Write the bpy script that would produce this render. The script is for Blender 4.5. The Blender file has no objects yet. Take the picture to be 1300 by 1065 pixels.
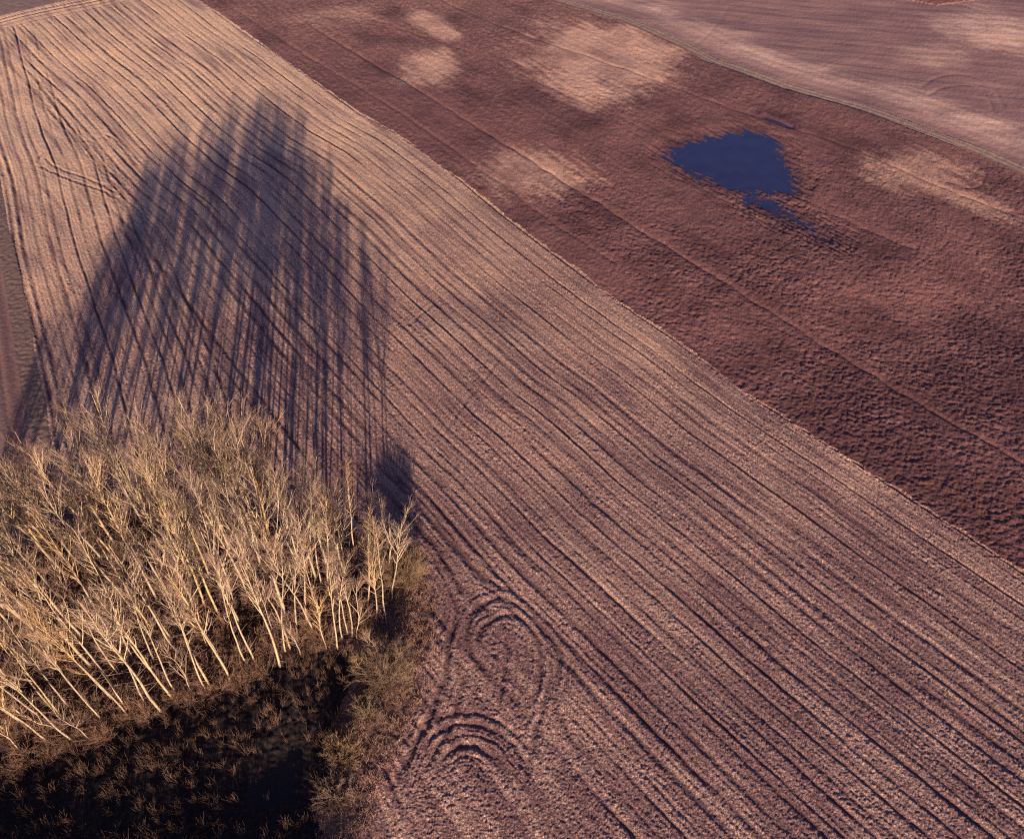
import bpy, math, random
import numpy as np
from mathutils import Matrix, Vector, Euler
R_ = math.radians
scene = bpy.context.scene
COL = scene.collection
f32 = np.float32

# ------------------------------------------------------------------ camera
H = 70.0; F = 991.0; CX = 650.0; CY = 487.5; PITCH = R_(47.3)
def G(u, v, z=0.0):
    """photo pixel -> world point on the plane of height z"""
    x = u-CX; y = -(v-CY)
    Y = F*math.cos(PITCH)+y*math.sin(PITCH); Z = -F*math.sin(PITCH)+y*math.cos(PITCH)
    k = (H-z)/-Z
    return (x*k, Y*k)
def proj(X, Y, Z=0.0):
    z = Z-H
    fw = Y*math.cos(PITCH)-z*math.sin(PITCH); up = Y*math.sin(PITCH)+z*math.cos(PITCH)
    return CX+F*X/fw, CY-F*up/fw
cam = bpy.data.objects.new('camera', bpy.data.cameras.new('camera'))
COL.objects.link(cam)
cam.location = (0, 0, H); cam.rotation_euler = (math.pi/2-PITCH, 0, 0)
cam.data.sensor_width = 36; cam.data.lens = F/1300*36
cam.data.shift_y = -45/1300; cam.data.clip_end = 9000; cam.data.clip_start = 0.5
scene.camera = cam

# ------------------------------------------------------------------ noise
_rng = np.random.default_rng(7)
_ANG = _rng.random((256, 256)).astype(f32)*2*np.pi
_GX = np.cos(_ANG); _GY = np.sin(_ANG)
def perlin(x, y, seed=0):
    x = (x+seed*17.31).astype(f32); y = (y+seed*9.77).astype(f32)
    xi = np.floor(x); yi = np.floor(y)
    fx = x-xi; fy = y-yi
    xi = xi.astype(np.int32); yi = yi.astype(np.int32)
    u = fx*fx*fx*(fx*(fx*6-15)+10); v = fy*fy*fy*(fy*(fy*6-15)+10)
    def g(dx, dy):
        a = (xi+dx) & 255; b = (yi+dy) & 255
        return _GX[a, b]*(fx-dx)+_GY[a, b]*(fy-dy)
    n0 = g(0, 0)*(1-u)+g(1, 0)*u
    n1 = g(0, 1)*(1-u)+g(1, 1)*u
    return (n0*(1-v)+n1*v)*1.5
def fbm(x, y, seed=0, o=3):
    r = 0; a = 1
    for k in range(o):
        r = r+a*perlin(x*2**k, y*2**k, seed+k*3); a *= .5
    return r
_WX = _rng.random((256, 256)).astype(f32); _WY = _rng.random((256, 256)).astype(f32)
def worley(x, y, seed=0):
    x = (x+seed*13.3).astype(f32); y = (y+seed*5.7).astype(f32)
    xi = np.floor(x).astype(np.int32); yi = np.floor(y).astype(np.int32)
    fx = x-xi; fy = y-yi; m = np.full(x.shape, 9, f32)
    for dx in (-1, 0, 1):
        for dy in (-1, 0, 1):
            a = (xi+dx) & 255; b = (yi+dy) & 255
            m = np.minimum(m, (_WX[a, b]+dx-fx)**2+(_WY[a, b]+dy-fy)**2)
    return np.sqrt(m)
def sstep(a, b, x):
    t = np.clip((x-a)/(b-a), 0, 1); return t*t*(3-2*t)
def inside(poly, X, Y):
    r = np.zeros(X.shape, bool); n = len(poly)
    for i in range(n):
        x1, y1 = poly[i]; x2, y2 = poly[(i+1) % n]
        if y1 == y2: continue
        c = ((Y < y1) != (Y < y2)) & (X < (x2-x1)*(Y-y1)/(y2-y1)+x1)
        r ^= c
    return r
def polydist(pts, X, Y):
    """distance to a polyline, and distance along it"""
    d = np.full(X.shape, 1e9, f32); s = np.zeros(X.shape, f32); acc = 0
    for (x1, y1), (x2, y2) in zip(pts, pts[1:]):
        L = math.hypot(x2-x1, y2-y1)
        if L < 1e-6: continue
        t = np.clip(((X-x1)*(x2-x1)+(Y-y1)*(y2-y1))/L/L, 0, 1)
        dd = np.hypot(X-(x1+t*(x2-x1)), Y-(y1+t*(y2-y1)))
        m = dd < d
        d = np.where(m, dd, d); s = np.where(m, acc+t*L, s); acc += L
    return d, s
def smooth_poly(pts, n=2):
    for _ in range(n):
        q = [pts[0]]
        for a, b in zip(pts, pts[1:]):
            q += [(.75*a[0]+.25*b[0], .75*a[1]+.25*b[1]), (.25*a[0]+.75*b[0], .25*a[1]+.75*b[1])]
        pts = q+[pts[-1]]
    return pts
def px(pts): return [G(*p) for p in pts]

# ------------------------------------------------------------------ the lie of the land (all in metres)
A39 = R_(39.0); SA, CA = math.sin(A39), math.cos(A39)
def TQ(x, y): return -x*SA+y*CA, x*CA+y*SA       # along / across the drilling direction
def tqline(pts, e0=None, e1=None):
    """a boundary given by photo points as q(t)"""
    a = sorted([TQ(*G(*p)) for p in pts])
    t = [p[0] for p in a]; q = [p[1] for p in a]
    s0 = (q[1]-q[0])/(t[1]-t[0]) if e0 is None else e0
    s1 = (q[-1]-q[-2])/(t[-1]-t[-2]) if e1 is None else e1
    t = [t[0]-400]+t+[t[-1]+2000]; q = [q[0]-400*s0]+q+[q[-1]+2000*s1]
    return lambda T: np.interp(T, t, q)
qR = tqline([(250,0),(338,58),(454,142),(500,169),(585,231),(685,308),(731,342),(808,400),(850,427),(948,498),(1090,590),(1155,634),(1300,729)], -.08, -.04)
qV = tqline([(692,0),(785,27),(862,61),(900,81),(992,115),(1088,142),(1185,175),(1242,196),(1300,221)], -.1, -.15)
qL = tqline([(0,230),(35,400),(50,480)], .17, .17)
TLp = [G(0,23), G(60,8), G(96,0)]
def yTL(X): return TLp[0][1]+(X-TLp[0][0])*(TLp[2][1]-TLp[0][1])/(TLp[2][0]-TLp[0][0])
seam = tqline([(10,20),(60,120),(100,190),(150,250),(195,330),(250,420),(310,530)])

MARSH = [(-75,26)]+px([(0,957),(45,948),(92,943),(200,905),(225,890),(290,864),(350,850),(385,833),(440,815),(455,845),(440,890),(425,930),(415,975),(400,1065)])+[(-14,2),(-75,2)]
POOL = px([(270,1010),(330,960),(360,935),(390,930),(405,945),(400,985),(380,1040),(320,1050)])
WOOD = [(-75,21),(-75,60),(-60,53),(-52,49),(-38,47),(-22,45),(-14,42)]+px([(500,690),(535,700),(545,760),(548,800),(540,850),(515,915),(485,975),(455,1065)])+[(-10,2),(-75,2)]
POOL_Z = -0.42

# named ruts: headland turns of the tractor round the wood
def z3(pts): return [(480+x/3.873, 700+y/3.873) for x, y in pts]
def z2(pts): return [(x/4.26, 100+y/4.26) for x, y in pts]
RUTS = []      # (polyline, depth, width)
def rut(pts, d=.12, w=.28): RUTS.append((smooth_poly(px(pts)), d, w))
rut(z3([(440,320),(480,270),(540,235),(620,222),(700,270),(800,360),(880,450),(930,540),(1060,680)]), .13)
rut(z3([(560,620),(500,560),(455,490),(440,420),(440,330),(480,290),(560,245)]), .12)
rut(z3([(500,470),(490,410),(540,340),(630,303),(710,325),(770,390),(805,480),(800,600),(745,760)]), .13)
rut(z3([(625,370),(638,500),(622,600),(606,720),(590,780)]), .12, .3)
rut(z3([(610,640),(660,700),(720,770)]), .07)
rut(z3([(240,850),(320,800),(400,785),(500,790),(600,840),(700,910),(760,1000)]), .09)
rut(z3([(200,960),(280,890),(350,850),(430,835),(520,850),(620,900),(690,980),(740,1100)]), .12)
rut(z3([(290,1050),(330,990),(390,955),(470,948),(550,985),(610,1050),(640,1150)]), .15)
rut(z3([(250,0),(310,90),(350,170),(385,250),(390,330),(350,400),(340,520),(310,640),(270,760),(210,890),(150,980),(105,1070),(60,1180)]), .13)
rut(z3([(400,320),(365,390),(352,470),(345,590),(310,700),(255,820),(195,930),(140,1040),(100,1150)]), .12)
rut(z3([(425,570),(412,680),(375,780),(330,900),(270,1000),(230,1100)]), .11)
rut(z3([(760,320),(840,420),(900,500),(880,600),(860,700),(880,780),(950,900),(1010,1040)]), .12)
rut(z3([(850,500),(850,620),(800,800),(760,950),(735,1060),(720,1150)]), .1)
rut(z3([(520,960),(500,1020),(490,1130)]), .08)
rut([(500,640),(520,660),(546,685),(562,705),(590,760)], .14, .35)
rut([(497,600),(540,640),(580,690),(608,728),(650,752)], .13)
rut([(500,560),(560,610),(620,660),(690,730)], .08)
rut(z2([(205,465),(200,430),(240,400),(255,395)]), .1, .22)
rut(z2([(205,465),(300,515),(430,565),(540,595),(640,650)]), .12, .22)
rut(z2([(240,420),(270,460),(350,500),(480,540),(600,590),(660,680)]), .12, .22)
rut(z2([(550,290),(620,320),(700,420),(750,470)]), .12, .25)
rut(z2([(410,340),(480,325),(520,360),(530,420)]), .08, .22)
rut(z2([(140,20),(250,140),(330,240),(420,330),(560,500),(640,600)]), .10, .24)
rut(z2([(190,0),(300,150),(400,280),(520,440),(700,600),(800,740)]), .12, .28)
rut([(555,560),(600,500),(635,455)], .05, .25)
rut([(515,415),(545,390),(553,380)], .07, .25)

# ------------------------------------------------------------------ terrain grid (finer near the camera, coarse to the horizon)
NCOL, NROW = 1560, 1250
def row_ys():
    vs = np.linspace(1150, -70, NROW)
    return np.array([G(650, v)[1] for v in vs])
ys = row_ys()
ynear = np.array([-400, -250, -150, -90, -55, -30, -15, -5, 0, 3, 5.5]); ynear = ynear[ynear < ys[0]-1]
yfar = ys[-1]*np.geomspace(1.03, 24, 22)
ys = np.concatenate([ynear, ys, yfar])
sc_ = np.linspace(-1.22, 1.22, NCOL)
so = np.geomspace(1.27, 14, 14)
ss = np.concatenate([-so[::-1], sc_, so])
half = np.maximum(33.7+.446*ys, 25)
X = (ss[None, :]*half[:, None]).astype(f32)
Y = np.repeat(ys[:, None], len(ss), 1).astype(f32)
NR, NC = X.shape
fine = (sstep(5.5, 8, Y)*(1-sstep(230, 262, Y))*(1-sstep(1.19, 1.22, np.abs(X)/np.maximum(33.7+.446*Y, 25)))).astype(f32)
T, Q = TQ(X, Y); T = T.astype(f32); Q = Q.astype(f32)
j1 = .22*perlin(X/1.1, Y/1.1, 1)+.12*perlin(X/.35, Y/.35, 2)
qr = qR(T)+.35*perlin(T/9, T*0+.5, 4)+.15*perlin(T/2.2, T*0+.5, 5)
qv = qV(T)+.5*perlin(T/14, T*0+.5, 6)
ql = qL(T)+.3*perlin(T/10, T*0+.5, 8)
ytl = yTL(X)+.8*perlin(X/12, X*0+.5, 9)
STUB, PLO, VERGE, FAR, LV, LEFT, TOP, WOODF, MAR, FARP, GROUND = range(11)
fid = np.full(X.shape, STUB, np.int8)
fid[Q+j1 > qr] = PLO
fid[Q+.5*j1 > qv] = VERGE
VW = 2.7
fid[Q+.5*j1 > qv+VW] = FAR
yw = 181.4+1.6*(1-np.abs(np.clip((X-97)/16, -1.5, 1.5)))*-2
fp0, fp1, fp2 = G(1142,-6), G(1188,8), G(1320,-6)
yline = np.where(X < fp1[0], fp1[1]+(fp1[0]-X)*.55, fp1[1]+(X-fp1[0])*.30)
fid[(fid == FAR) & (Y+j1 > yline) & (X > 55)] = FARP
fid[(Q < ql) & (fid == STUB)] = LV
fid[(Q < ql-2.2+.3*j1) & (fid == LV)] = LEFT
fid[(Y > ytl) & ((fid == STUB) | (fid == LV) | (fid == LEFT))] = TOP
reg = (X > -80) & (X < 5) & (Y > -10) & (Y < 65)
jx = X[reg]+1.0*perlin(X[reg]/3, Y[reg]/3, 11)+.5*perlin(X[reg]/.9, Y[reg]/.9, 12)
jy = Y[reg]+1.0*perlin(X[reg]/3, Y[reg]/3, 13)+.5*perlin(X[reg]/.9, Y[reg]/.9, 14)
sub = fid[reg]
sub[inside(WOOD, jx, jy)] = WOODF
sub[inside(MARSH, jx, jy)] = MAR
fid[reg] = sub
far_out = (Y > 262) | (Y < 2) | (np.abs(X) > 330)
fid[far_out] = GROUND

# heights ------------------------------------------------------------
Z = (.5*perlin(X/60, Y/60, 20)+.22*perlin(X/23, Y/23, 21)+.05*perlin(X/7, Y/7, 22)).astype(f32)
Z *= (1-sstep(262, 400, Y)*.0)
a_pale = np.zeros(X.shape, f32); a_rut = np.zeros(X.shape, f32); a_mix = np.zeros(X.shape, f32)
a_mix[:] = fbm(X/9, Y/9, 24, 3)

def profile(rng, n, step, pat):
    """1-D rut profile over the cross coordinate: depth and softness sampled each `step` metres"""
    p = np.zeros(n, f32); xs = np.arange(n)*step; s = 0
    while s < n*step:
        s += rng.uniform(*pat); d = rng.uniform(.055, .145) if rng.random() < .85 else rng.uniform(.03, .06)
        w = rng.uniform(.14, .27)
        p -= d*np.exp(-((xs-s)/w)**2); p += .22*d*np.exp(-((xs-s-2.0*w)/(.8*w))**2)+.15*d*np.exp(-((xs-s+2.0*w)/(.8*w))**2)
    return p
rg = np.random.default_rng(5)
# stubble --------------------------------------------------------------
m = fid == STUB
x, y, t, q = X[m], Y[m], T[m], Q[m]
fn = fine[m]
P1 = profile(rg, 4000, .04, (.9, 2.0)); P2 = profile(rg, 4000, .04, (1.1, 2.1)); P3 = profile(rg, 800, .04, (1.4, 2.4))
grow = 1.0+.55*np.clip((y-60)/120, 0, 1)                # ruts a little wider on the far side, where the wheel marks overlap
far_w = .35+.65*sstep(35, 110, y)
wob = (.55*perlin(t/34, q/40, 30)+.10*perlin(t/9, q/9, 31))*far_w+.06*perlin(t/2.5, q/3, 32)+.05*perlin(t/.8, q/1.5, 34)
sr = qR(t)-q+wob+8
a1 = np.interp(sr, np.arange(4000)*.04, P1)*np.clip(.85+.6*perlin(t/12, sr/1.6, 33)+.4*perlin(t/2.2, sr/1.2, 58), .3, 1.5)
wob2 = .6*perlin(t/24, q/30, 35)+.10*perlin(t/6, q/7, 36)
sl = q-qL(t)+wob2+3
a2 = np.interp(sl, np.arange(4000)*.04, P2)*np.clip(.85+.5*perlin(t/12, sl/1.6, 37)+.35*perlin(t/2.2, sl/1.2, 59), .3, 1.5)
sm = seam(t)+2.0*perlin(t/8, q/8, 38)
wr = sstep(-3.5, .8, q-sm); wl = 1-sstep(-.8, 3.5, q-sm)
st = (yTL(x)-y)*.86+.8*perlin(x/16, y/16, 39)
a3 = np.interp(st, np.arange(800)*.04, P3)
wt = 1-sstep(6, 11, st)
base = a1*wr+a2*wl
rutz = base*(1-wt)+a3*wt
ex = np.zeros(x.shape, f32)
near_ids = np.zeros(x.shape, bool)
for pts, d, w in RUTS:
    bx0 = min(p[0] for p in pts)-2; bx1 = max(p[0] for p in pts)+2; by0 = min(p[1] for p in pts)-2; by1 = max(p[1] for p in pts)+2
    mm = np.nonzero((x > bx0) & (x < bx1) & (y > by0) & (y < by1))[0]
    if not len(mm): continue
    xx = x[mm]+.22*perlin(x[mm]/1.6, y[mm]/1.6, 41); yy = y[mm]+.22*perlin(x[mm]/1.6, y[mm]/1.6, 42)
    dd, al = polydist(pts, xx, yy)
    tot = al.max()
    e = .72*d*(.9+.3*perlin(al/2.2, al*0+d*50, 43))*sstep(0, 1.5, al)*sstep(0, 1.5, tot-al+.01)
    ex[mm] += -e*np.exp(-(dd/w)**2)+.2*e*np.exp(-((dd-2*w)/(.8*w))**2)-.35*e*np.exp(-((dd-.85)/.13)**2)-.25*e*np.exp(-((dd-1.35)/.1)**2)
# drilling lines fade inside the turning ground beside the wood
turn = px([(500,640),(560,690),(650,745),(720,830),(760,930),(790,1100),(440,1100),(540,880),(545,780)])
dt_, _ = polydist(turn+[turn[0]], x, y)
tin = inside(turn, x, y)
wturn = np.where(tin, sstep(0, 2.5, dt_), 0)
rutz = rutz*(1-.8*wturn)+ex
rough = sstep(.15, .55, fbm(t/7, q/2.5, 45, 3))*.8+wturn*.35
d0 = np.abs(q-qR(t)); rough = np.maximum(rough, 1.0*(1-sstep(.2, 1.6, d0)))
drill = (.014*np.sin(2*np.pi*(sr*wr+sl*wl)/.5)+.022*perlin(t/6, q/.3, 57))*(1-.8*wturn)
gr = (.028*perlin(x/.42, y/.42, 46)+.036*perlin(x/.2, y/.2, 47)+.022*perlin(t/.9, q/.3, 48))
cl = (.03*np.abs(perlin(x/.8, y/.8, 49))+.03*perlin(x/.45, y/.45, 50))
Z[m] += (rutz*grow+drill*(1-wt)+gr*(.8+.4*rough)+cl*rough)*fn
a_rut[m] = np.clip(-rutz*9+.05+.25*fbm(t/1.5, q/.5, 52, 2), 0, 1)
a_mix[m] = fbm(t/14, q/1.2, 53, 3)*.9+.5*fbm(x/14, y/14, 54, 2)+.12-.55*(1-sstep(28, 80, y))  # near side darkened: view-angle light falloff painted into the tone
a_pale[m] = np.clip(sstep(60, 150, y)*.8+.35*sstep(-10, -90, x)+.3*fbm(x/12, y/12, 55, 2), 0, 1)  # straw tone, with the brighter sunlit look of the far side painted in
# ploughed -------------------------------------------------------------
def blobs(x, y, L):
    r = np.zeros(x.shape, f32)
    tt, qq = TQ(x, y)
    n = .45*fbm(x/7, y/7, 60, 3)+.2*perlin(x/1.6, y/1.6, 61)+.55*fbm(tt/7, qq/1.1, 65, 2)
    for u, v, ru, rv, s, ang in L:
        cx, cy = G(u, v); a = R_(ang)
        ex_, _ = G(u+ru, v); _, ey_ = G(u, v-rv)
        A = abs(ex_-cx); B = abs(ey_-cy)
        dx = (x-cx); dy = (y-cy)
        if ang: dx, dy = dx*math.cos(a)+dy*math.sin(a), -dx*math.sin(a)+dy*math.cos(a)
        r = np.maximum(r, s*(1-sstep(.25, 1.35, np.hypot(dx/A, dy/B)+n*.5)))
    return r
m = fid == PLO
x, y, t, q = X[m], Y[m], T[m], Q[m]; fn = fine[m]
pb = blobs(x, y, [(765,75,95,48,1.0,0),(745,112,45,28,.85,0),(830,70,45,22,.6,0),(545,85,38,25,.75,0),(672,222,85,34,.75,0),(548,32,58,8,.85,-52),(1165,222,85,34,.62,0),(1215,250,100,20,.55,-38),(430,20,50,12,.3,0)])
g1 = perlin(t/1.25, q/.85, 62)+.0; g2 = perlin(x/.62, y/.5, 63)
lod = 1-sstep(80, 165, y)
wv = 1-np.minimum(worley(x/.68+.3*g1, y/.55+.3*g2, 3), 1)
wv2 = 1-np.minimum(worley(x/.34, y/.30, 5), 1)
dist_s = 1+.35*np.clip((y-80)/100, 0, 1)
cl = (1+.12*(1-sstep(45, 95, y)))*(.05*g1*dist_s+.045*g2*lod+.13*wv*(.5+.5*lod)+.075*wv2*lod+.02*perlin(x/2.6, y/1.2, 64))
amp = np.clip(.85+.35*fbm(x/18, y/18, 66, 2)+.3*perlin(x/2.6, y/2.2, 71), .35, 1.5)
fur = np.zeros(x.shape, f32)
trk = np.zeros(x.shape, f32)
for pts, d, w in [([(400,35),(500,95),(640,185),(900,350),(983,400),(1300,590),(1500,710)], .22, .3),
                  ([(300,12),(420,88),(500,138),(620,222),(700,285),(780,335)], .13, .3),
                  ([(560,0),(660,45),(770,80),(860,115),(960,152),(1080,188),(1190,240),(1300,275)], .16, .35),
                  ([(400,0),(520,40),(610,70),(730,130),(850,180)], .07, .3),
                  ([(985,240),(1050,270),(1130,310),(1160,318)], .15, .4),
                  ([(1200,232),(1235,240),(1260,262),(1300,270)], .12, .3),
                  ([(1190,225),(1215,240),(1240,240),(1250,228)], .1, .3)]:
    pp = smooth_poly(px(pts)); xx = x+.3*perlin(x/3, y/3, 67); yy = y+.3*perlin(x/3, y/3, 68)
    bb = (x > min(p[0] for p in pp)-3) & (x < max(p[0] for p in pp)+3)
    dd, al = polydist(pp, xx[bb], yy[bb])
    k = d*(.75+.4*perlin(al/5, al*0, 69))
    fur[bb] += -k*np.exp(-(dd/w)**2)
    sd = np.exp(-((dd-3*w)/(1.4*w))**2)
    trk[bb] = np.maximum(trk[bb], (1-.7*sstep(0, 1, (dd-2.2*w)/w))*(dd < 6*w)*min(1, d*4))
fl = .012*np.sin(2*np.pi*(q+.5*perlin(t/15, q/15, 70))/1.6)*sstep(70, 140, y)
Z[m] += (cl*amp*(1-.45*trk)*(1-.3*pb)+fur+fl)*fn
# the puddle lies in a shallow dip; the clods break its edge
PUD = smooth_poly(px([(846,196),(862,186),(890,180),(930,172),(958,168),(978,178),(990,192),(994,208),(1003,222),(1006,238),(994,246),(975,247),(955,250),(925,240),(895,230),(862,214)])+[G(846,196)], 1)
pd_, _ = polydist(PUD, x, y)
ins = inside(PUD[:-1], x, y)
sd = np.where(ins, -pd_, pd_)
tail, tal = polydist(px([(958,252),(990,270),(1020,286),(1052,303)]), x, y)
wet2, _ = polydist(px([(972,151),(990,157),(1003,163)]), x, y)
zsm = Z[m]
PX_, PY_ = G(935, 212)
PUD_Z = float(.5*perlin(np.array([PX_/60], f32), np.array([PY_/60], f32), 20)[0]+.22*perlin(np.array([PX_/23], f32), np.array([PY_/23], f32), 21)[0])-.12
flat = 1-sstep(3, 14, np.minimum(sd, np.minimum(tail, wet2+2)))
macro = .5*perlin(x/60, y/60, 20)+.22*perlin(x/23, y/23, 21)+.05*perlin(x/7, y/7, 22)
fing = .13*perlin(t/4.0, q/.8, 74)*sstep(-4.5, -.3, sd)+.08*perlin(t/1.8, q/.36, 75)*sstep(-5, -.5, sd)
target = PUD_Z+.015+np.clip(sd*.075, -.8, .35)+fing
target = np.minimum(target, PUD_Z+.0+np.clip((tail-2.0)*.06, -.12, .4)+.010*tal+.03+.15*perlin(t/3.0, q/.42, 76)+.05*g2)
target = np.minimum(target, PUD_Z+.02+np.clip((wet2-.12)*.3, -.03, .3))
near_ = 1-sstep(20, 34, sd)
keep = np.maximum(macro, PUD_Z+.25)                       # nothing else around the dip lies below the water
Z[m] = (zsm-macro)*(1-.1*flat)+macro*(1-near_)+near_*keep
Z[m] += (target-(macro*(1-near_)+near_*keep))*flat-.09*flat
a_pale[m] = pb+.30*sstep(90, 190, y)*(1-sstep(10, 60, x-20)*.4)
a_rut[m] = np.clip(1-sstep(.0, 3.5, np.minimum(sd, np.minimum(tail-1, wet2))+1.5*g1), 0, 1)
a_mix[m] = fbm(x/9, y/9, 72, 3)*.8+.4*fbm(t/20, q/2.5, 73, 2)-.85*(1-sstep(35, 115, y))  # soil variation, plus vignette-like shading towards the camera put into the colour
# far field ------------------------------------------------------------
m = (fid == FAR)
x, y, t, q = X[m], Y[m], T[m], Q[m]; fn = fine[m]
c1 = x*math.cos(R_(-12))+y*math.sin(R_(-12)); c2 = -x*math.sin(R_(-12))+y*math.cos(R_(-12))
lines = .02*perlin(c1/30, c2/.7, 80)+.02*np.sin(2*np.pi*(c2+1.2*perlin(c1/20, c2/20, 81))/3.1)
edge = (q-qV(t)-VW)
lines = np.where(edge < 13, .02*np.sin(2*np.pi*edge/2.6)+.015*perlin(t/20, q/.6, 82), lines)
Z[m] += (lines+.02*perlin(x/.8, y/.8, 83)+.02*perlin(x/.45, y/.45, 84))*fn
for pts, d in [([(1170,110),(1190,95),(1230,92),(1262,108),(1275,135)], .06), ([(1180,120),(1200,108),(1235,106),(1255,120),(1262,140)], .06), ([(900,30),(960,75),(1060,100)], .03), ([(880,60),(905,40),(925,10)], .03)]:
    dd, al = polydist(smooth_poly(px(pts)), x, y); Z[m] -= d*np.exp(-(dd/.45)**2)*fn
nz = fbm(c1/16, c2/6, 85, 3)
band = np.exp(-((edge-7.5-1.5*nz)/5.0)**2)*(.75+.4*nz)
pb = blobs(x, y, [(1262,40,75,26,.9,0),(1185,70,45,14,.5,0),(850,22,60,14,.35,0)])
a_pale[m] = np.clip(np.maximum(band*.9, pb)+.18*nz, 0, 1)
a_mix[m] = .6*nz+.4*fbm(c1/20, c2/1.2, 86, 2)+.15
# verge ----------------------------------------------------------------
m = fid == VERGE
x, y, t, q = X[m], Y[m], T[m], Q[m]; fn = fine[m]
e = q-qV(t)
tr = np.exp(-((e-.8)/.28)**2)+np.exp(-((e-1.9)/.28)**2)+.5*np.clip(fbm(t/9, q/3, 87, 2), 0, 1)
Z[m] += (.08*np.exp(-((e-1.35)/.4)**2)+.12*np.exp(-((e-.2)/.35)**2)+.10*np.exp(-((e-2.5)/.35)**2)+.03*perlin(x/1.9, y/1.9, 88)+.025*perlin(x/.9, y/.9, 89))*fn
a_rut[m] = np.clip(tr, 0, 1)
# left fields -----------------------------------------------------------
m = (fid == LV)
Z[m] += (.06*perlin(X[m]/.6, Y[m]/.6, 90)+.02)*fine[m]
m = (fid == LEFT)
e = qL(T[m])-Q[m]
Z[m] += (.025*np.sin(2*np.pi*(e+.3*perlin(T[m]/20, e/9, 91))/1.5)-.06*np.exp(-((np.mod(e, 9)-4)/.3)**2)+.02*perlin(X[m]/.5, Y[m]/.5, 92))*fine[m]
a_pale[m] = np.clip(.5+.5*np.sin(2*np.pi*e/4.2)+.3*fbm(T[m]/20, e/1.0, 93, 2), 0, 1)*.6
a_rut[m] = (1-sstep(.0, 3.5, e+1.0*perlin(T[m]/5, e/3, 94)-2.2))*.8
m = (fid == TOP)
Z[m] += (.04*perlin(X[m]/1.2, Y[m]/1.2, 95))*fine[m]
m = (fid == FARP)
Z[m] += (.14*(1-worley(X[m]/1.1, Y[m]/1.1, 7))+.05)*fine[m]
# forest floor / marsh ----------------------------------------------------
m = fid == WOODF
x, y = X[m], Y[m]
Z[m] += (.10*perlin(x/1.4, y/1.4, 96)+.07*perlin(x/.5, y/.5, 97)+.05*np.abs(perlin(x/.25, y/.25, 98)))*fine[m]
a_mix[m] = fbm(x/4, y/4, 99, 3)
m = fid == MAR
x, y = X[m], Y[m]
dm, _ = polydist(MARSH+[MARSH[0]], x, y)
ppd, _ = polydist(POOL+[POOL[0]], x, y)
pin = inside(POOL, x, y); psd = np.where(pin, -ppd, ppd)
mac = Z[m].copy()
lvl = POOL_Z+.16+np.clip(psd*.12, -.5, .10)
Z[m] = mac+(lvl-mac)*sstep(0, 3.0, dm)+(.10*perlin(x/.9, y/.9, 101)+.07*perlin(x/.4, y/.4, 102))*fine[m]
del x, y, t, q

def ground_z(xs, ys_):
    xs = np.asarray(xs, float); ys_ = np.asarray(ys_, float)
    i = np.clip(np.searchsorted(ys, ys_), 1, NR-1); i = np.where(ys_-ys[i-1] < ys[i]-ys_, i-1, i)
    s = xs/np.maximum(33.7+.446*ys[i], 25)
    j = np.clip(np.searchsorted(ss, s), 1, NC-1); j = np.where(s-ss[j-1] < ss[j]-s, j-1, j)
    return Z[i, j]

# ------------------------------------------------------------------ materials
def mat(name):
    m = bpy.data.materials.new(name); m.use_nodes = True
    nt = m.node_tree; b = nt.nodes['Principled BSDF']
    b.inputs['Roughness'].default_value = .92; b.inputs['Specular IOR Level'].default_value = .15
    return m, nt, b
def N(nt, k, **kw):
    n = nt.nodes.new(k)
    for a, v in kw.items():
        if a in ('op',): n.operation = v
        elif hasattr(n, a): setattr(n, a, v)
        else: n.inputs[a.replace('_', ' ')].default_value = v
    return n
def ramp(nt, src, stops, interp='LINEAR'):
    r = nt.nodes.new('ShaderNodeValToRGB'); e = r.color_ramp; e.interpolation = interp
    while len(e.elements) > 1: e.elements.remove(e.elements[-1])
    e.elements[0].position = stops[0][0]; e.elements[0].color = (*stops[0][1], 1)
    for p, c in stops[1:]:
        k = e.elements.new(p); k.color = (*c, 1)
    nt.links.new(src, r.inputs['Fac']); return r.outputs['Color']
def mix(nt, fac, a, b, mode='MIX'):
    n = nt.nodes.new('ShaderNodeMix'); n.data_type = 'RGBA'; n.blend_type = mode
    for k, v in (('Factor', fac), ('A', a), ('B', b)):
        sock = [s for s in n.inputs if s.name == k and (s.type == 'RGBA' if k != 'Factor' else s.type == 'VALUE')][0]
        if isinstance(v, (int, float)): sock.default_value = v
        elif isinstance(v, tuple): sock.default_value = (*v, 1)
        else: nt.links.new(v, sock)
    return [s for s in n.outputs if s.type == 'RGBA'][0]
def math_(nt, op, a, b=0.0, clamp=False):
    n = nt.nodes.new('ShaderNodeMath'); n.operation = op; n.use_clamp = clamp
    for i, v in enumerate((a, b)):
        if isinstance(v, (int, float)): n.inputs[i].default_value = v
        else: nt.links.new(v, n.inputs[i])
    return n.outputs[0]
def noise(nt, scale, detail=3, rough=.6, rot=0, stretch=(1, 1, 1), dist=0):
    tc = nt.nodes.new('ShaderNodeNewGeometry'); mp = nt.nodes.new('ShaderNodeMapping')
    mp.inputs['Rotation'].default_value = (0, 0, rot); mp.inputs['Scale'].default_value = stretch
    nt.links.new(tc.outputs['Position'], mp.inputs['Vector'])
    n = nt.nodes.new('ShaderNodeTexNoise'); n.inputs['Scale'].default_value = scale
    n.inputs['Detail'].default_value = detail; n.inputs['Roughness'].default_value = rough; n.inputs['Distortion'].default_value = dist
    nt.links.new(mp.outputs[0], n.inputs['Vector']); return n.outputs['Fac']
def attr(nt, name):
    a = nt.nodes.new('ShaderNodeAttribute'); a.attribute_name = name; return a.outputs['Fac']
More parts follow.
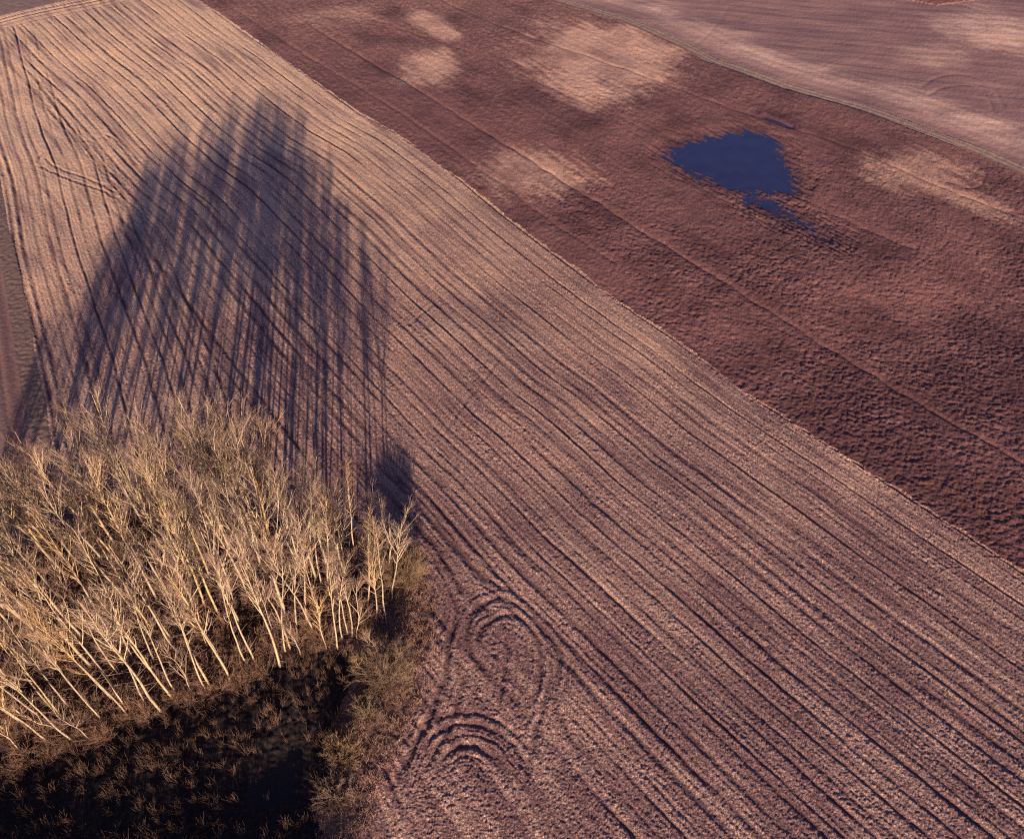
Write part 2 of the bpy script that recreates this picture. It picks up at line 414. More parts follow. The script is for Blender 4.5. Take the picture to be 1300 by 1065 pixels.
def bump(nt, b, src, dist=.05, strength=1.0):
    k = nt.nodes.new('ShaderNodeBump'); k.inputs['Distance'].default_value = dist; k.inputs['Strength'].default_value = strength
    nt.links.new(src, k.inputs['Height']); nt.links.new(k.outputs[0], b.inputs['Normal'])

def m_stubble():
    m, nt, b = mat('straw stubble')
    fine_ = noise(nt, 7.5, 3, .75)
    row = noise(nt, 2.6, 3, .65, rot=-A39, stretch=(3.2, .5, 1))
    c = ramp(nt, math_(nt, 'ADD', math_(nt, 'MULTIPLY', fine_, .72), math_(nt, 'MULTIPLY', row, .28)),
             [(.32, (.055, .028, .030)), (.44, (.15, .081, .066)), (.54, (.31, .185, .138)), (.66, (.68, .455, .29))])
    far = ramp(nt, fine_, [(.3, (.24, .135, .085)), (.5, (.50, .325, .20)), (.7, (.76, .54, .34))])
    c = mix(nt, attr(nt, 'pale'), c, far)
    soil = ramp(nt, fine_, [(.3, (.045, .025, .028)), (.7, (.12, .065, .055))])
    c = mix(nt, math_(nt, 'MULTIPLY', attr(nt, 'rut'), .8), c, soil)
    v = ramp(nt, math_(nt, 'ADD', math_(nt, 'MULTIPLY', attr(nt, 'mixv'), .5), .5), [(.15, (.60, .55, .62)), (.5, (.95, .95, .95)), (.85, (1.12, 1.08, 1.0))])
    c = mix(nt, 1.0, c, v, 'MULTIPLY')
    nt.links.new(c, b.inputs['Base Color']); bump(nt, b, fine_, .10, .8); return m
def m_ploughed():
    m, nt, b = mat('ploughed clods')
    fine_ = noise(nt, 6, 4, .7)
    c = ramp(nt, fine_, [(.28, (.055, .026, .024)), (.5, (.127, .058, .049)), (.72, (.25, .122, .095))])
    p = ramp(nt, fine_, [(.28, (.22, .12, .085)), (.5, (.42, .245, .16)), (.72, (.60, .38, .24))])
    pf = math_(nt, 'MULTIPLY', math_(nt, 'ADD', math_(nt, 'ADD', attr(nt, 'pale'), math_(nt, 'MULTIPLY', math_(nt, 'SUBTRACT', noise(nt, 1.6, 5, .75), .5), 1.3)), -.2), 1.35, True)
    c = mix(nt, pf, c, p)
    c = mix(nt, math_(nt, 'MULTIPLY', attr(nt, 'rut'), .7), c, (.055, .026, .030))
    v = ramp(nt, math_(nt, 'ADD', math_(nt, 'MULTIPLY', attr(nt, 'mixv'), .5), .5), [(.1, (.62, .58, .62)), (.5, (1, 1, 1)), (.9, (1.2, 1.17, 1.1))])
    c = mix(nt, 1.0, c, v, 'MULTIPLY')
    nt.links.new(c, b.inputs['Base Color']); bump(nt, b, fine_, .08, .7); return m
def m_far():
    m, nt, b = mat('harrowed soil')
    fine_ = noise(nt, 3, 4, .7); row = noise(nt, 1.2, 3, .6, rot=R_(12), stretch=(.25, 1.2, 1))
    c = ramp(nt, math_(nt, 'ADD', math_(nt, 'MULTIPLY', fine_, .4), math_(nt, 'MULTIPLY', row, .6)), [(.30, (.14, .075, .066)), (.5, (.18, .10, .086)), (.70, (.23, .13, .11))])
    p = ramp(nt, row, [(.3, (.33, .20, .145)), (.7, (.50, .33, .235))])
    c = mix(nt, attr(nt, 'pale'), c, p)
    v = ramp(nt, math_(nt, 'ADD', math_(nt, 'MULTIPLY', attr(nt, 'mixv'), .5), .5), [(.1, (.80, .81, .84)), (.5, (1, 1, 1)), (.9, (1.12, 1.1, 1.06))])
    c = mix(nt, 1.0, c, v, 'MULTIPLY')
    nt.links.new(c, b.inputs['Base Color']); bump(nt, b, fine_, .08, .6); return m
def m_simple(name, stops, scale=4, extra=None, bd=.08, attrib=None):
    m, nt, b = mat(name)
    n = noise(nt, scale, 5, .7); c = ramp(nt, n, stops)
    if attrib: c = mix(nt, attr(nt, attrib), c, ramp(nt, n, extra))
    nt.links.new(c, b.inputs['Base Color']); bump(nt, b, n, bd, .8); return m
def m_water(name, col, rough, bscale=.8):
    m, nt, b = mat(name)
    n = noise(nt, .35, 4, .6)
    nt.links.new(ramp(nt, n, [(.3, tuple(v*.8 for v in col)), (.7, tuple(v*1.2 for v in col))]), b.inputs['Base Color'])
    b.inputs['Roughness'].default_value = rough; b.inputs['IOR'].default_value = 1.33; b.inputs['Specular IOR Level'].default_value = .5
    bump(nt, b, noise(nt, 6, 2, .5, rot=.4, stretch=(1, 2.5, 1)), .01, .25); return m
def m_bark(name, dark, lite, var=.25):
    m, nt, b = mat(name)
    n = noise(nt, 3.0, 4, .7, stretch=(2, 2, .6))
    c = ramp(nt, n, [(.33, dark), (.5, lite), (.72, tuple(min(1, v*1.25) for v in lite))])
    oi = nt.nodes.new('ShaderNodeObjectInfo')
    c = mix(nt, 1.0, c, ramp(nt, oi.outputs['Random'], [(0, (1-var, 1-var*1.1, 1-var*1.3)), (.45, (1, .97, .9)), (.75, (1+var*.3, 1.0, .86)), (1, (1+var*.6, 1.0, .66))]), 'MULTIPLY')
    nt.links.new(c, b.inputs['Base Color']); b.inputs['Roughness'].default_value = .85; return m
M = dict(
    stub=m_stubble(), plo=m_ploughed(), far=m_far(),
    verge=m_simple('dry verge grass', [(.3, (.14, .09, .065)), (.5, (.23, .155, .108)), (.7, (.33, .235, .165))], 3, [(.3, (.13, .085, .06)), (.7, (.25, .16, .12))], attrib='rut'),
    lv=m_simple('green verge grass', [(.3, (.10, .064, .046)), (.7, (.17, .112, .084))], 4),
    left=m_simple('rolled brown soil', [(.3, (.11, .06, .05)), (.7, (.17, .095, .077))], 3, [(.3, (.17, .10, .08)), (.7, (.24, .145, .11))], attrib='pale'),
    top=m_simple('brown field beyond', [(.3, (.13, .085, .065)), (.7, (.21, .14, .11))], .6),
    farp=m_simple('distant clods', [(.3, (.12, .045, .04)), (.7, (.22, .09, .075))], 2),
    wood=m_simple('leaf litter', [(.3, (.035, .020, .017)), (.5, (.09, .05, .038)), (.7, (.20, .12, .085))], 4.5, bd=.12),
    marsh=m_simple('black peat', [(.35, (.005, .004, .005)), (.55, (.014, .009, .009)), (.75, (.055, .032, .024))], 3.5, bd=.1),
    ground=m_simple('distant fields', [(.35, (.13, .08, .06)), (.5, (.2, .12, .085)), (.62, (.3, .2, .13))], .012),
    bark=m_bark('pale bark', (.14, .10, .066), (.30, .235, .16)),
    branch=m_bark('twig bark', (.12, .080, .062), (.25, .175, .135), .3), limb=m_bark('limb bark', (.16, .115, .078), (.36, .285, .185), .25),
    twig=m_bark('twig bark', (.10, .058, .045), (.185, .118, .088), .3),
    gold=m_bark('golden bark', (.16, .09, .03), (.36, .225, .08)),
    shrub=m_bark('shrub twigs', (.095, .062, .045), (.18, .125, .092), .12),
    brush=m_bark('brushwood', (.08, .046, .034), (.175, .108, .078)),
    reed=m_bark('dead reed', (.055, .032, .024), (.19, .115, .082), .4),
    tuft=m_bark('tussock grass', (.17, .095, .07), (.31, .19, .14), .3),
)

# ------------------------------------------------------------------ terrain meshes, one per field
def mk_mesh(name, verts, faces, mt, smooth=True):
    me = bpy.data.meshes.new(name)
    nv, nf, k = len(verts), len(faces), faces.shape[1]
    me.vertices.add(nv); me.vertices.foreach_set('co', np.ascontiguousarray(verts, f32).ravel())
    me.loops.add(nf*k); me.loops.foreach_set('vertex_index', faces.astype(np.int32).ravel())
    me.polygons.add(nf); me.polygons.foreach_set('loop_start', np.arange(0, nf*k, k, dtype=np.int32))
    me.polygons.foreach_set('loop_total', np.full(nf, k, np.int32))
    me.polygons.foreach_set('use_smooth', np.full(nf, smooth, bool))
    me.update(calc_edges=True)
    if mt: me.materials.append(mt)
    return me
def link(name, me, parent=None, **props):
    o = bpy.data.objects.new(name, me); COL.objects.link(o)
    if parent: o.parent = parent
    for k, v in props.items(): o[k] = v
    return o
idx = np.arange(NR*NC, dtype=np.int32).reshape(NR, NC)
FA = np.stack([idx[:-1, :-1], idx[:-1, 1:], idx[1:, 1:], idx[1:, :-1]], -1).reshape(-1, 4)
fidf = fid[:-1, :-1].ravel()
VX = np.stack([X, Y, Z], -1).reshape(-1, 3)
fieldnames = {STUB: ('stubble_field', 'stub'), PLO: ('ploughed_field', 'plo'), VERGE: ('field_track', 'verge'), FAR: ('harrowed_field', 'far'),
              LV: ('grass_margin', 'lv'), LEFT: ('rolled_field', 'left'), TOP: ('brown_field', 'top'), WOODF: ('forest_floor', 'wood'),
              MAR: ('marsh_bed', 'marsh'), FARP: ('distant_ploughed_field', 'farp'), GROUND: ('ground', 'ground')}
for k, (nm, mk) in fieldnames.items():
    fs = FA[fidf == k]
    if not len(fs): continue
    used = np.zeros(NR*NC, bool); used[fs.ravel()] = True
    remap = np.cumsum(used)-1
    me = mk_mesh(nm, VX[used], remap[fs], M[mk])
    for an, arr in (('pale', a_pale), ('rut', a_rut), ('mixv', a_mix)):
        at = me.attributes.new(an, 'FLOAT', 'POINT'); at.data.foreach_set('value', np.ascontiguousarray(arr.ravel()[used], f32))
    link(nm, me, kind='structure')
del FA, VX
# water sheets
def sheet(name, poly, z, mt, grow_=1.0):
    cx = sum(p[0] for p in poly)/len(poly); cy = sum(p[1] for p in poly)/len(poly)
    me = bpy.data.meshes.new(name)
    me.from_pydata([(cx+(p[0]-cx)*grow_, cy+(p[1]-cy)*grow_, z) for p in poly], [], [list(range(len(poly)))])
    me.materials.append(mt); return link(name, me, kind='structure')
sheet('flood_water', px([(825,195),(850,170),(900,158),(955,140),(1015,145),(1012,180),(1030,225),(1045,265),(1075,300),(1055,318),(1000,300),(930,262),(870,235)]), PUD_Z, m_water('flood water', (.018, .022, .056), .10))
sheet('marsh_water', [(-48,0),(-10,0),(-11,25),(-16,29),(-30,26),(-48,18)], POOL_Z, m_water('marsh water', (.001, .001, .002), .3))

# ------------------------------------------------------------------ trees: vectorised growth of tapered tubes
class Tubes:
    def __init__(s): s.v = []; s.f = []; s.n = 0
    def add(s, P, R, sides):
        n, k, _ = P.shape
        Tn = np.gradient(P, axis=1); Tn /= np.linalg.norm(Tn, axis=2, keepdims=True)+1e-9
        ref = np.where(np.abs(Tn[:, :1, 2:3]) < .8, np.array([[[0, 0, 1.]]]), np.array([[[1., 0, 0]]]))
        A = np.cross(Tn, np.broadcast_to(ref, Tn.shape)); A /= np.linalg.norm(A, axis=2, keepdims=True)+1e-9
        B = np.cross(Tn, A)
        an = np.arange(sides)*2*np.pi/sides
        V = P[:, :, None, :]+R[:, :, None, None]*(A[:, :, None, :]*np.cos(an)[None, None, :, None]+B[:, :, None, :]*np.sin(an)[None, None, :, None])
        ids = (s.n+np.arange(n*k*sides)).reshape(n, k, sides)
        a = ids[:, :-1, :]; b = ids[:, 1:, :]
        fs = np.stack([a, np.roll(a, -1, 2), np.roll(b, -1, 2), b], -1).reshape(-1, 4)
        s.v.append(V.reshape(-1, 3)); s.f.append(fs); s.n += n*k*sides
    def mesh(s, name, mt): return mk_mesh(name, np.concatenate(s.v), np.concatenate(s.f), mt)
    def arrays(s): return np.concatenate(s.v), np.concatenate(s.f)
def unit(v): return v/(np.linalg.norm(v, axis=-1, keepdims=True)+1e-9)
def curve(rg, start, d, L, k, wob, trop, r0, r1):
    n = len(start); P = np.zeros((n, k, 3)); P[:, 0] = start; d = unit(d)
    trop = np.broadcast_to(np.asarray(trop, float), (n,))[:, None]
    for i in range(1, k):
        d = unit(d+rg.normal(0, wob, (n, 3))+trop*np.array([0, 0, 1.]))
        P[:, i] = P[:, i-1]+d*(L[:, None]/(k-1))
    u = np.linspace(0, 1, k)[None]
    Rr = r0[:, None]*(1-u)+r1[:, None]*u
    return P, Rr
def children(rg, P, Rr, count, t0, t1, ang, lenf, k, wob, trop, rf, rmin, pw=1.0):
    n, kk, _ = P.shape
    own = np.repeat(np.arange(n), count); mN = len(own)
    t = t0+(t1-t0)*rg.random(mN)**pw
    fi = t*(kk-1); i0 = np.minimum(fi.astype(int), kk-2); fr = (fi-i0)[:, None]
    pos = P[own, i0]*(1-fr)+P[own, i0+1]*fr
    tan = unit(P[own, i0+1]-P[own, i0])
    rad = Rr[own, i0]*(1-fr[:, 0])+Rr[own, i0+1]*fr[:, 0]
    rnd = unit(rg.normal(0, 1, (mN, 3))); perp = unit(rnd-(rnd*tan).sum(1, keepdims=True)*tan)
    a = np.radians(rg.uniform(ang[0], ang[1], mN))[:, None]
    d = tan*np.cos(a)+perp*np.sin(a)
    L = lenf(t)*rg.uniform(.6, 1.25, mN)
    r0 = np.maximum(np.minimum(rad*rf, .02+L*.02), rmin)
    return curve(rg, pos, d, L, k, wob, trop, r0, np.full(mN, rmin*.7))
def tree_proto(kind, seed):
    rg = np.random.default_rng(seed)
    tr = Tubes(); cr = Tubes(); lb = Tubes()
    h = {'tall': 22, 'forked': 21, 'slender': 19, 'small': 10}[kind]*rg.uniform(.95, 1.05)
    rb = {'tall': .125, 'forked': .14, 'slender': .085, 'small': .065}[kind]
    one = np.zeros((1, 3)); up = np.array([[0, 0, 1.]])
    k = 16
    wv_ = {'tall': .018, 'forked': .026, 'slender': .024, 'small': .08}[kind]
    if kind == 'forked':
        hf = h*rg.uniform(.42, .6)
        P, Rr = curve(rg, one-[[0, 0, .4]], up, np.array([hf+.4]), 9, wv_, .03, np.array([rb]), np.array([rb*.72]))
        tr.add(P, Rr, 8)
        nf = int(rg.integers(2, 4)); az = rg.random()*6.28+np.arange(nf)*6.28/nf
        d = np.stack([np.cos(az)*.36, np.sin(az)*.36, np.ones(nf)], -1)+rg.normal(0, .06, (nf, 3))
        L = (h-hf)*rg.uniform(.8, 1.0, nf)
        P2, R2 = curve(rg, np.repeat(P[:, -1], nf, 0), d, L, 14, wv_*1.2, .045, np.full(nf, rb*.62), np.full(nf, .018))
        tr.add(P2, R2, 7)
        stems = [(P, Rr, 5, .45, .98, 0), (P2, R2, 11, .08, .95, 1)]
    else:
        P, Rr = curve(rg, one-[[0, 0, .4]], up, np.array([h+.4]), 20, wv_, .03, np.array([rb]), np.array([.018]))
        tr.add(P, Rr, 8)
        t0 = {'tall': .48, 'slender': .46, 'small': .3}[kind]
        stems = [(P, Rr, {'tall': 23, 'slender': 18, 'small': 14}[kind], t0, .97, 1)]
    rl = {'tall': 1.25, 'forked': 1.15, 'slender': .85, 'small': .7}[kind]
    for P, Rr, c, t0, t1, big in stems:
        lf = (lambda t: rl*(1.7+3.6*np.clip(1-t, 0, 1))) if big else (lambda t: np.full(len(t), 2.2))
        PB, RB = children(rg, P, Rr, c, t0, t1, (14, 36), lf, 8, .055, .09, .75, .017)
        lb.add(PB, RB, 4)
        PS, RS = children(rg, PB, RB, 5, .15, .96, (16, 36), lambda t: .7+1.3*(1-t), 5, .08, .07, .6, .0095)
        cr.add(PS, RS, 3)
        PT, RT = children(rg, PS, RS, 3, .12, 1, (14, 36), lambda t: .4+.55*(1-t), 3, .09, .06, .6, .0055)
        cr.add(PT, RT, 3)
        # short dead twigs low on the stem
        PD, RD = children(rg, P, Rr, 22 if big else 8, .03, t0+.1, (40, 80), lambda t: .4+.9*rg.random(len(t)), 3, .15, .03, .2, .008)
        cr.add(PD, RD, 3)
    nl = lb.n; cr.v = lb.v+[v for v in cr.v]; cr.f = lb.f+[f+nl for f in cr.f]; cr.nl = sum(len(f) for f in lb.f)
    return tr, cr, h
def crown_mesh(cr, limbm):
    me = cr.mesh('crown', M['branch']); me.materials.append(limbm)
    mi = np.zeros(len(me.polygons), np.int32); mi[:cr.nl] = 1
    me.polygons.foreach_set('material_index', mi); return me
protos = []
for kind, n in (('tall', 4), ('forked', 4), ('slender', 5), ('small', 2)):
    for i in range(n):
        tr, cr, h = tree_proto(kind, 100+len(protos)*7)
        protos.append(dict(kind=kind, h=h, trunk=tr.mesh('trunk', M['bark']), crown=crown_mesh(cr, M['limb'])))
gm = protos[5]
gold_tr = gm['trunk'].copy(); gold_tr.materials.clear(); gold_tr.materials.append(M['gold'])
gold_cr = gm['crown'].copy(); gold_cr.materials[1] = M['gold']
protos.append(dict(kind='golden', h=gm['h'], trunk=gold_tr, crown=gold_cr))
byk = {}
for p_ in protos: byk.setdefault(p_['kind'], []).append(p_)

rnd = random.Random(11)
# bases seen in the photograph (photo pixels of the foot of the stem)
front = [(20,905,'slender'),(55,914,'slender'),(70,902,'slender'),(132,917,'slender'),(146,893,'slender'),(12,930,'slender'),(60,940,'slender'),(112,936,'small'),(185,893,'slender'),(30,957,'small'),(78,925,'small'),(93,940,'slender'),(96,925,'slender'),(38,925,'slender'),(160,906,'slender'),(160,897,'tall'),(203,901,'tall'),(119,899,'slender'),(91,899,'slender'),
 (39,888,'slender'),(218,885,'tall'),(223,880,'slender'),(240,877,'small'),(260,873,'slender'),(266,869,'tall'),(291,860,'tall'),(283,849,'slender'),(314,844,'slender'),
 (325,843,'slender'),(355,845,'tall'),(357,834,'slender'),(362,826,'slender'),(368,822,'slender'),(381,831,'small'),(379,809,'slender'),(391,799,'tall'),(399,805,'slender'),
 (406,788,'slender'),(415,825,'small'),(429,824,'slender'),(435,812,'slender'),(441,803,'slender'),(447,808,'slender'),(453,810,'small'),(478,789,'tall'),(490,787,'slender'),(497,762,'tall'),(492,735,'forked')]
inner = [(417,745,'tall'),(409,744,'tall'),(402,738,'forked'),(437,730,'forked'),(466,777,'tall'),(333,724,'tall'),(331,700,'forked'),(279,783,'tall'),(343,686,'golden'),
 (268,690,'forked'),(310,712,'tall'),(254,790,'forked'),(207,701,'forked'),(268,735,'tall'),(355,725,'forked'),(450,700,'slender'),(470,715,'slender'),(225,830,'tall'),(170,840,'slender'),(120,850,'forked')]
trees = []
for u, v, k in front+inner:
    x, y = G(u, v); trees.append([x, y, k])
# the rest of the wood, which the crowns hide
CANOPY = [(-53,17),(-53,38),(-47,44),(-38,45.5),(-27,44.5),(-19,42.5),(-14.5,39),(-12.5,35.5),(-14,33.5),(-19,32),(-27,29),(-33,26.5),(-39,24)]
CANOPY = [(-53,22.5),(-53,39),(-45,45),(-36,46),(-27,44.5),(-19,42.5),(-15,39),(-12.8,35.5),(-14,33.8),(-20,31.5),(-27,28.5),(-33,26),(-41,23)]
gap = [(*G(150,770), 3.0), (*G(120,675), 2.4), (*G(340,695), 1.9), (*G(235,760), 1.7)]
tries = 0
while len(trees) < 138 and tries < 40000:
    tries += 1
    x = rnd.uniform(-53, -12); y = rnd.uniform(22, 47)
    if not inside(CANOPY, np.array([x]), np.array([y]))[0]: continue
    if any(math.hypot(x-g[0], y-g[1]) < g[2] for g in gap): continue
    if min(math.hypot(x-t[0], y-t[1]) for t in trees) < (1.45 if y > 33 else 1.6): continue
    r = rnd.random()
    if y > 31 and r > .9: r = .5
    k = ('forked' if r < .34 else 'tall' if r < .8 else 'slender') if y > 30 else ('tall' if r < .4 else 'slender' if r < .85 else 'small')
    trees.append([x, y, k])
# rows from the marsh side to the field side, counted from the left of the photo, so that every label can be followed
def depth(t):
    x, y, _ = t
    return y-np.interp(x, [-53, -41, -33, -27, -20, -14], [20, 22, 25.5, 28, 31, 34])
order = sorted(trees, key=depth)
ROWN = ['front', 'second', 'third', 'fourth', 'fifth', 'sixth', 'seventh', 'eighth', 'ninth', 'tenth', 'rearmost']
n_per = math.ceil(len(order)/len(ROWN))
ORD = ['leftmost', 'second from the left', 'third from the left', 'fourth from the left', 'fifth from the left', 'sixth from the left', 'seventh from the left', 'eighth from the left',
       'eighth from the right', 'seventh from the right', 'sixth from the right', 'fifth from the right', 'fourth from the right', 'third from the right', 'second from the right', 'rightmost']
look = {'tall': 'tall straight bare tree', 'forked': 'tall forked bare tree', 'slender': 'slender pale bare tree', 'small': 'small crooked bare tree', 'golden': 'golden-stemmed bare tree'}
place = {0: 'beside the black marsh', 7: 'next to the long shadow'}
for r in range(len(ROWN)):
    row = sorted(order[r*n_per:(r+1)*n_per], key=lambda t: proj(t[0], t[1])[0])
    for i, (x, y, k) in enumerate(row):
        P_ = rnd.choice(byk[k])
        edge_r = max(0, (x+19)/7)
        # the grove is domed: tallest in the middle, lower towards its rim
        xe = x-.176*(42-y)
        tip = 42+4.44*np.interp(xe, [-60, -54, -50.5, -47, -42, -34, -27, -22.5, -19, -13.5, -10], [6, 7.5, 10.5, 16.5, 20, 22.7, 22.5, 18.2, 15, 12, 8])
        hmax = max(10.5, (tip-y)/4.44)
        hh = min({'small': 10, 'slender': 20, 'golden': 20}.get(k, 22.5), hmax)*rnd.uniform(.88, 1.02)
        sc = hh/P_['h']
        z = float(ground_z([x], [y])[0])
        lx = R_(4.2+3.5*min(edge_r, 1)+rnd.gauss(0, 1.6)-min(6, max(0, (-x-31)*.45))); ly = R_(rnd.gauss(.5, 1.5)-(1.5 if r == 0 else 0))
        mtx = Matrix.Rotation(lx, 4, 'Y') @ Matrix.Rotation(-ly, 4, 'X') @ Matrix.Rotation(rnd.uniform(0, 6.283), 4, 'Z')
        e = bpy.data.objects.new('tree', None); e.empty_display_size = .3
        e.location = (x, y, z-.05); e.rotation_euler = mtx.to_euler(); e.scale = (sc**.6*rnd.uniform(.9, 1.1),)*2+(sc,)
        COL.objects.link(e)
        j = i if i < 8 else len(ORD)-(len(row)-i)
        e['label'] = f"{look[k]}, {ORD[j]} in the {ROWN[r]} row of the grove"
        e['category'] = 'tree'; e['group'] = 'bare trees of the grove'
        link('trunk', P_['trunk'], e); link('crown', P_['crown'], e)

# shrubs -----------------------------------------------------------------
def shrub_proto(seed, h, spread, stems=70, mt=None, cone=75, sub1=7, sub2=4, thin=1.0):
    rg = np.random.default_rng(seed); tb = Tubes(); tw = Tubes()
    az = rg.random(stems)*6.283; a = np.radians(rg.random(stems)**.8*cone)
    d = np.stack([np.cos(az)*np.sin(a), np.sin(az)*np.sin(a), np.cos(a)], -1)
    st_ = np.stack([np.cos(az)*.25*rg.random(stems), np.sin(az)*.25*rg.random(stems), np.full(stems, -.15)], -1)
    L = h/np.maximum(np.cos(a), h/spread)*rg.uniform(.75, 1.05, stems)
    P, Rr = curve(rg, st_, d, L, 7, .06, .05, np.full(stems, .035*thin), np.full(stems, .010*thin))
    tb.add(P, Rr, 5)
    P1_, R1_ = children(rg, P, Rr, sub1, .25, .97, (18, 45), lambda t: h*.16+h*.22*(1-t), 4, .08, .06, .6, .011*thin)
    tw.add(P1_, R1_, 3)
    P2_, R2_ = children(rg, P1_, R1_, sub2, .2, 1, (15, 40), lambda t: h*.09+h*.07*(1-t), 3, .08, .06, .6, .008*thin)
    tw.add(P2_, R2_, 3)
    return tb, tw
def shrub(u, v, h, spread, seed, label, mt='shrub', **kw):
    tb, tw = shrub_proto(seed, h, spread, **kw)
    x, y = G(u, v)
    e = bpy.data.objects.new('shrub', None); COL.objects.link(e)
    e.location = (x, y, float(ground_z([x], [y])[0])); e['label'] = label; e['category'] = 'shrub'
    link('stems', tb.mesh('stems', M[mt]), e); link('twigs', tw.mesh('twigs', M[mt]), e)
    return e
shrub(493, 855, 3.9, 3.6, 1, 'large rounded grey-brown shrub between the marsh and the tractor ruts', cone=80, stems=110, sub1=8)
shrub(514, 735, 5.6, 3.4, 2, 'tall soft olive shrub behind the last tree at the right end of the grove', cone=50, stems=130)
shrub(488, 722, 4.2, 2.6, 3, 'narrow twiggy shrub among the stems at the right end of the grove', cone=45, stems=60)
shrub(466, 905, 2.1, 2.0, 4, 'low pale shrub just below the large rounded shrub', cone=70, stems=60)
shrub(436, 955, 2.4, 2.3, 5, 'bushy grey shrub at the corner of the black pool', cone=75, stems=80)
shrub(424, 1010, 2.0, 2.0, 6, 'low grey shrub nearest the bottom on the pool bank', cone=75, stems=60)
# thin saplings beside the marsh
for n_, (u, v, hh, lab) in enumerate([(463,853,4.5,'thin curved white sapling leaning over the marsh corner'), (472,822,4.8,'thin pale sapling just behind the large rounded shrub'), (481,835,5.5,'tallest thin sapling rising out of the large rounded shrub')]):
    P_ = byk['small'][n_ % 2]; x, y = G(u, v)
    e = bpy.data.objects.new('sapling', None); COL.objects.link(e)
    e.location = (x, y, float(ground_z([x], [y])[0])); e.scale = (hh/11,)*3; e.rotation_euler = (R_(-3), R_(-7+6*n_), R_(50+90*n_))
    e['label'] = lab; e['category'] = 'sapling'
    link('trunk', P_['trunk'], e); link('crown', P_['crown'], e)

# ------------------------------------------------------------------ ground cover that nobody could count
def scatter(name, mt, protos_, pts, scales, label, lean=.1, seed=0):
    rg = np.random.default_rng(seed); VV = []; FF = []; n = 0
    zs = ground_z([p[0] for p in pts], [p[1] for p in pts])
    for i, (x, y) in enumerate(pts):
        v, f = protos_[rg.integers(len(protos_))]
        a = rg.random()*6.283; s = rg.uniform(*scales)
        c, s_ = math.cos(a)*s, math.sin(a)*s
        lx, ly = rg.normal(0, lean, 2)
        w = np.stack([v[:, 0]*c-v[:, 1]*s_+v[:, 2]*lx*s, v[:, 0]*s_+v[:, 1]*c+v[:, 2]*ly*s, v[:, 2]*s*rg.uniform(.8, 1.2)], -1)+[x, y, zs[i]]
        VV.append(w.astype(f32)); FF.append(f+n); n += len(v)
    o = link(name, mk_mesh(name, np.concatenate(VV), np.concatenate(FF), M[mt]), kind='stuff')
    o['label'] = label; o['category'] = name.replace('_', ' ')
    return o
def brush_proto(seed, h=1.6, stems=16, sub=9):
    rg = np.random.default_rng(seed); tb = Tubes()
    az = rg.random(stems)*6.283; a = np.radians(rg.random(stems)*60)
    d = np.stack([np.cos(az)*np.sin(a), np.sin(az)*np.sin(a), np.cos(a)], -1)
    P, Rr = curve(rg, np.zeros((stems, 3))+rg.normal(0, .12, (stems, 3))*[1, 1, 0], d, h*rg.uniform(.6, 1.2, stems), 4, .12, .05, np.full(stems, .02), np.full(stems, .009))
    tb.add(P, Rr, 3)
    P1_, R1_ = children(rg, P, Rr, sub, .2, 1, (20, 55), lambda t: .3+.45*(1-t), 3, .1, .04, .6, .0085)
    tb.add(P1_, R1_, 3)
    return tb.arrays()
def blade_proto(seed, n, h, spread, w, curl=.25):
    rg = np.random.default_rng(seed); tb = Tubes()
    az = rg.random(n)*6.283; a = np.radians(rg.random(n)*spread)
    d = np.stack([np.cos(az)*np.sin(a), np.sin(az)*np.sin(a), np.cos(a)], -1)
    st_ = rg.normal(0, .12, (n, 3))*[1, 1, 0]-[0, 0, .05]
    P, Rr = curve(rg, st_, d, h*rg.uniform(.5, 1.1, n), 4, .12, -curl*rg.random(n), np.full(n, w), np.full(n, w*.4))
    tb.add(P, Rr, 3); return tb.arrays()
def rand_in(poly, n, seed, extra=None, gapd=0.0):
    rg = np.random.default_rng(seed); xs = [p[0] for p in poly]; ys2 = [p[1] for p in poly]; out = []
    while len(out) < n:
        x = rg.uniform(min(xs), max(xs), 4000); y = rg.uniform(min(ys2), max(ys2), 4000)
        k = inside(poly, x, y)
        if extra is not None: k &= extra(x, y, rg)
        out += list(zip(x[k], y[k]))
    return out[:n]
bp = [brush_proto(s) for s in (1, 2, 3, 4)]
WOODIN = CANOPY
_q = rand_in([(-60,30),(-41,20.5),(-33,24),(-27,26.8),(-20,29.6),(-13.5,32.6),(-12,36),(-20,34),(-27,31),(-33,28),(-41,25.5),(-60,34)], 260, 4)
scatter('undergrowth', 'brush', bp, rand_in(WOODIN, 560, 3)+_q, (.6, 1.5), 'dense brown brushwood covering the floor under the bare trees', seed=3)
rp = [blade_proto(s, 13, 1.3, 18, .014, .08) for s in range(6)]
def inmarsh(x, y, rg):
    d, _ = polydist(POOL+[POOL[0]], x, y); ip = inside(POOL, x, y)
    den = sstep(-.15, .45, fbm(x/2.2, y/2.2, 130, 2))
    return (rg.random(len(x)) < np.where(ip, .04, .35+.65*den)) & (y > 9)
scatter('reeds', 'reed', rp, rand_in(MARSH, 1500, 5, inmarsh), (.5, 1.25), 'reddish dead reeds standing in clumps in the black marsh', lean=.15, seed=5)
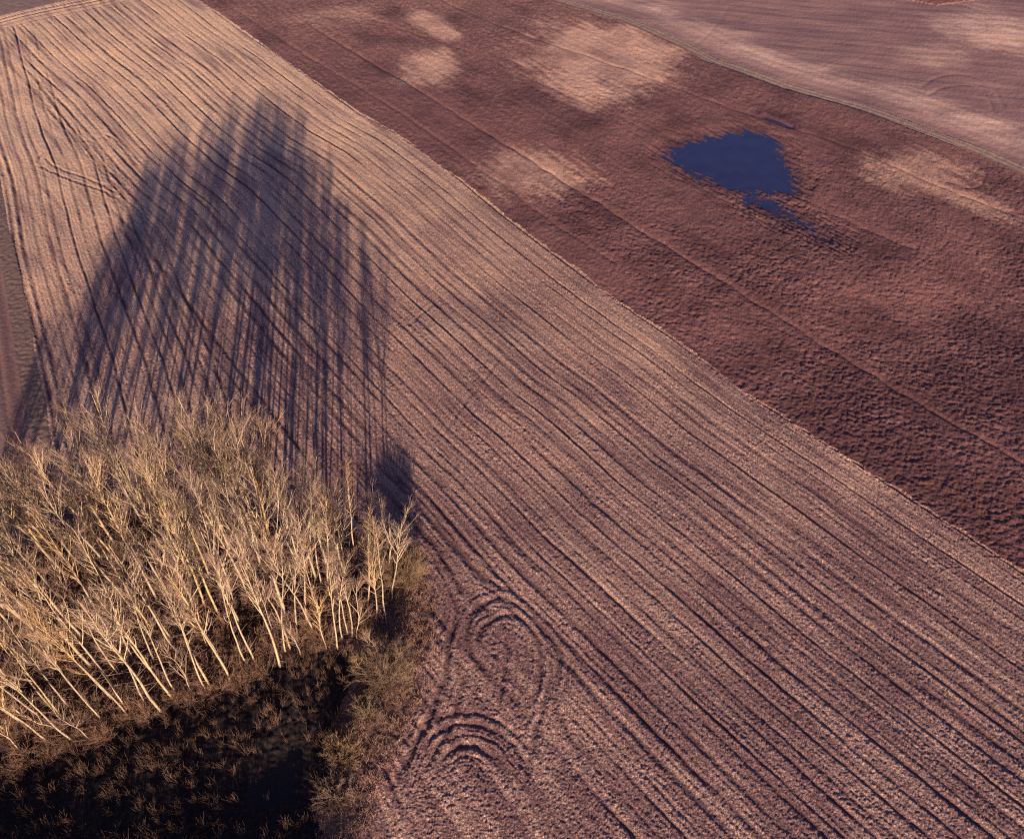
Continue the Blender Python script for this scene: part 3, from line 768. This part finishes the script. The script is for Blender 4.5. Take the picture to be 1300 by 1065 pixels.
# unseen brush band added on the near bank to shade the marsh
tp = [blade_proto(30+s, 24, 3.0, 30, .02, .05) for s in range(3)]
tp = [brush_proto(30+s, 3.4, 26, 10) for s in range(4)]
scatter('shade_thicket', 'brush', tp, rand_in([(-62,7),(-11,7),(-11.5,10.5),(-62,13.5)], 330, 8), (.6, .95), 'twiggy brush added out of view to shade the marsh', seed=8)
gp = [blade_proto(50+s, 14, .42, 60, .012, .15) for s in range(6)]
def rim(x, y, rg):
    im = inside(MARSH, x, y); d, _ = polydist(MARSH+[MARSH[0]], x, y)
    iw = inside(CANOPY, x, y)
    return ~im & ~iw & (y > 12)
RIM = [(-60,48),(-60,54),(-50,50),(-36,48.5),(-22,46.5),(-14,43)]+px([(500,672),(530,690),(552,745),(556,800),(545,860),(520,925),(490,985),(465,1060)])+[(-17,13),(-14,30),(-12,36),(-20,44),(-36,46)]
scatter('rough_grass', 'tuft', gp, rand_in(RIM, 1900, 9, rim), (.6, 1.4), 'pinkish dry tussock grass between the grove and the tractor ruts', lean=.2, seed=9)

# ------------------------------------------------------------------ light
EL, AZ = 12.5, 10.0                      # the sun stands low behind the camera, a little to the right
sdir = Vector((math.sin(R_(AZ))*math.cos(R_(EL)), -math.cos(R_(AZ))*math.cos(R_(EL)), math.sin(R_(EL))))   # towards the sun
sun = bpy.data.objects.new('sun', bpy.data.lights.new('sun', 'SUN')); COL.objects.link(sun)
sun.data.energy = 5.0; sun.data.angle = R_(.55); sun.data.color = (1.0, .78, .63)
sun.rotation_euler = sdir.to_track_quat('Z', 'Y').to_euler(); sun.location = (40, -60, 60)
w = bpy.data.worlds.new('World'); scene.world = w; w.use_nodes = True
nt = w.node_tree; bg = nt.nodes['Background']
sky = nt.nodes.new('ShaderNodeTexSky'); sky.sky_type = 'NISHITA'; sky.sun_disc = False
sky.sun_elevation = R_(EL); sky.sun_rotation = math.atan2(sdir.x, sdir.y); sky.air_density = 1.3; sky.dust_density = .4; sky.ozone_density = 3.0
tint = mix(nt, 1.0, sky.outputs[0], (1.08, .80, 1.32), 'MULTIPLY')     # the violet cast of the winter evening sky
nt.links.new(tint, bg.inputs['Color']); bg.inputs['Strength'].default_value = .05
scene.view_settings.view_transform = 'Standard'; scene.view_settings.look = 'None'
scene.view_settings.exposure = 1.56; scene.view_settings.gamma = 1.0
scene.render.engine = 'CYCLES'
scene.cycles.use_denoising = False; scene.cycles.filter_width = 1.15
scene.cycles.max_bounces = 4; scene.cycles.diffuse_bounces = 2; scene.cycles.glossy_bounces = 2
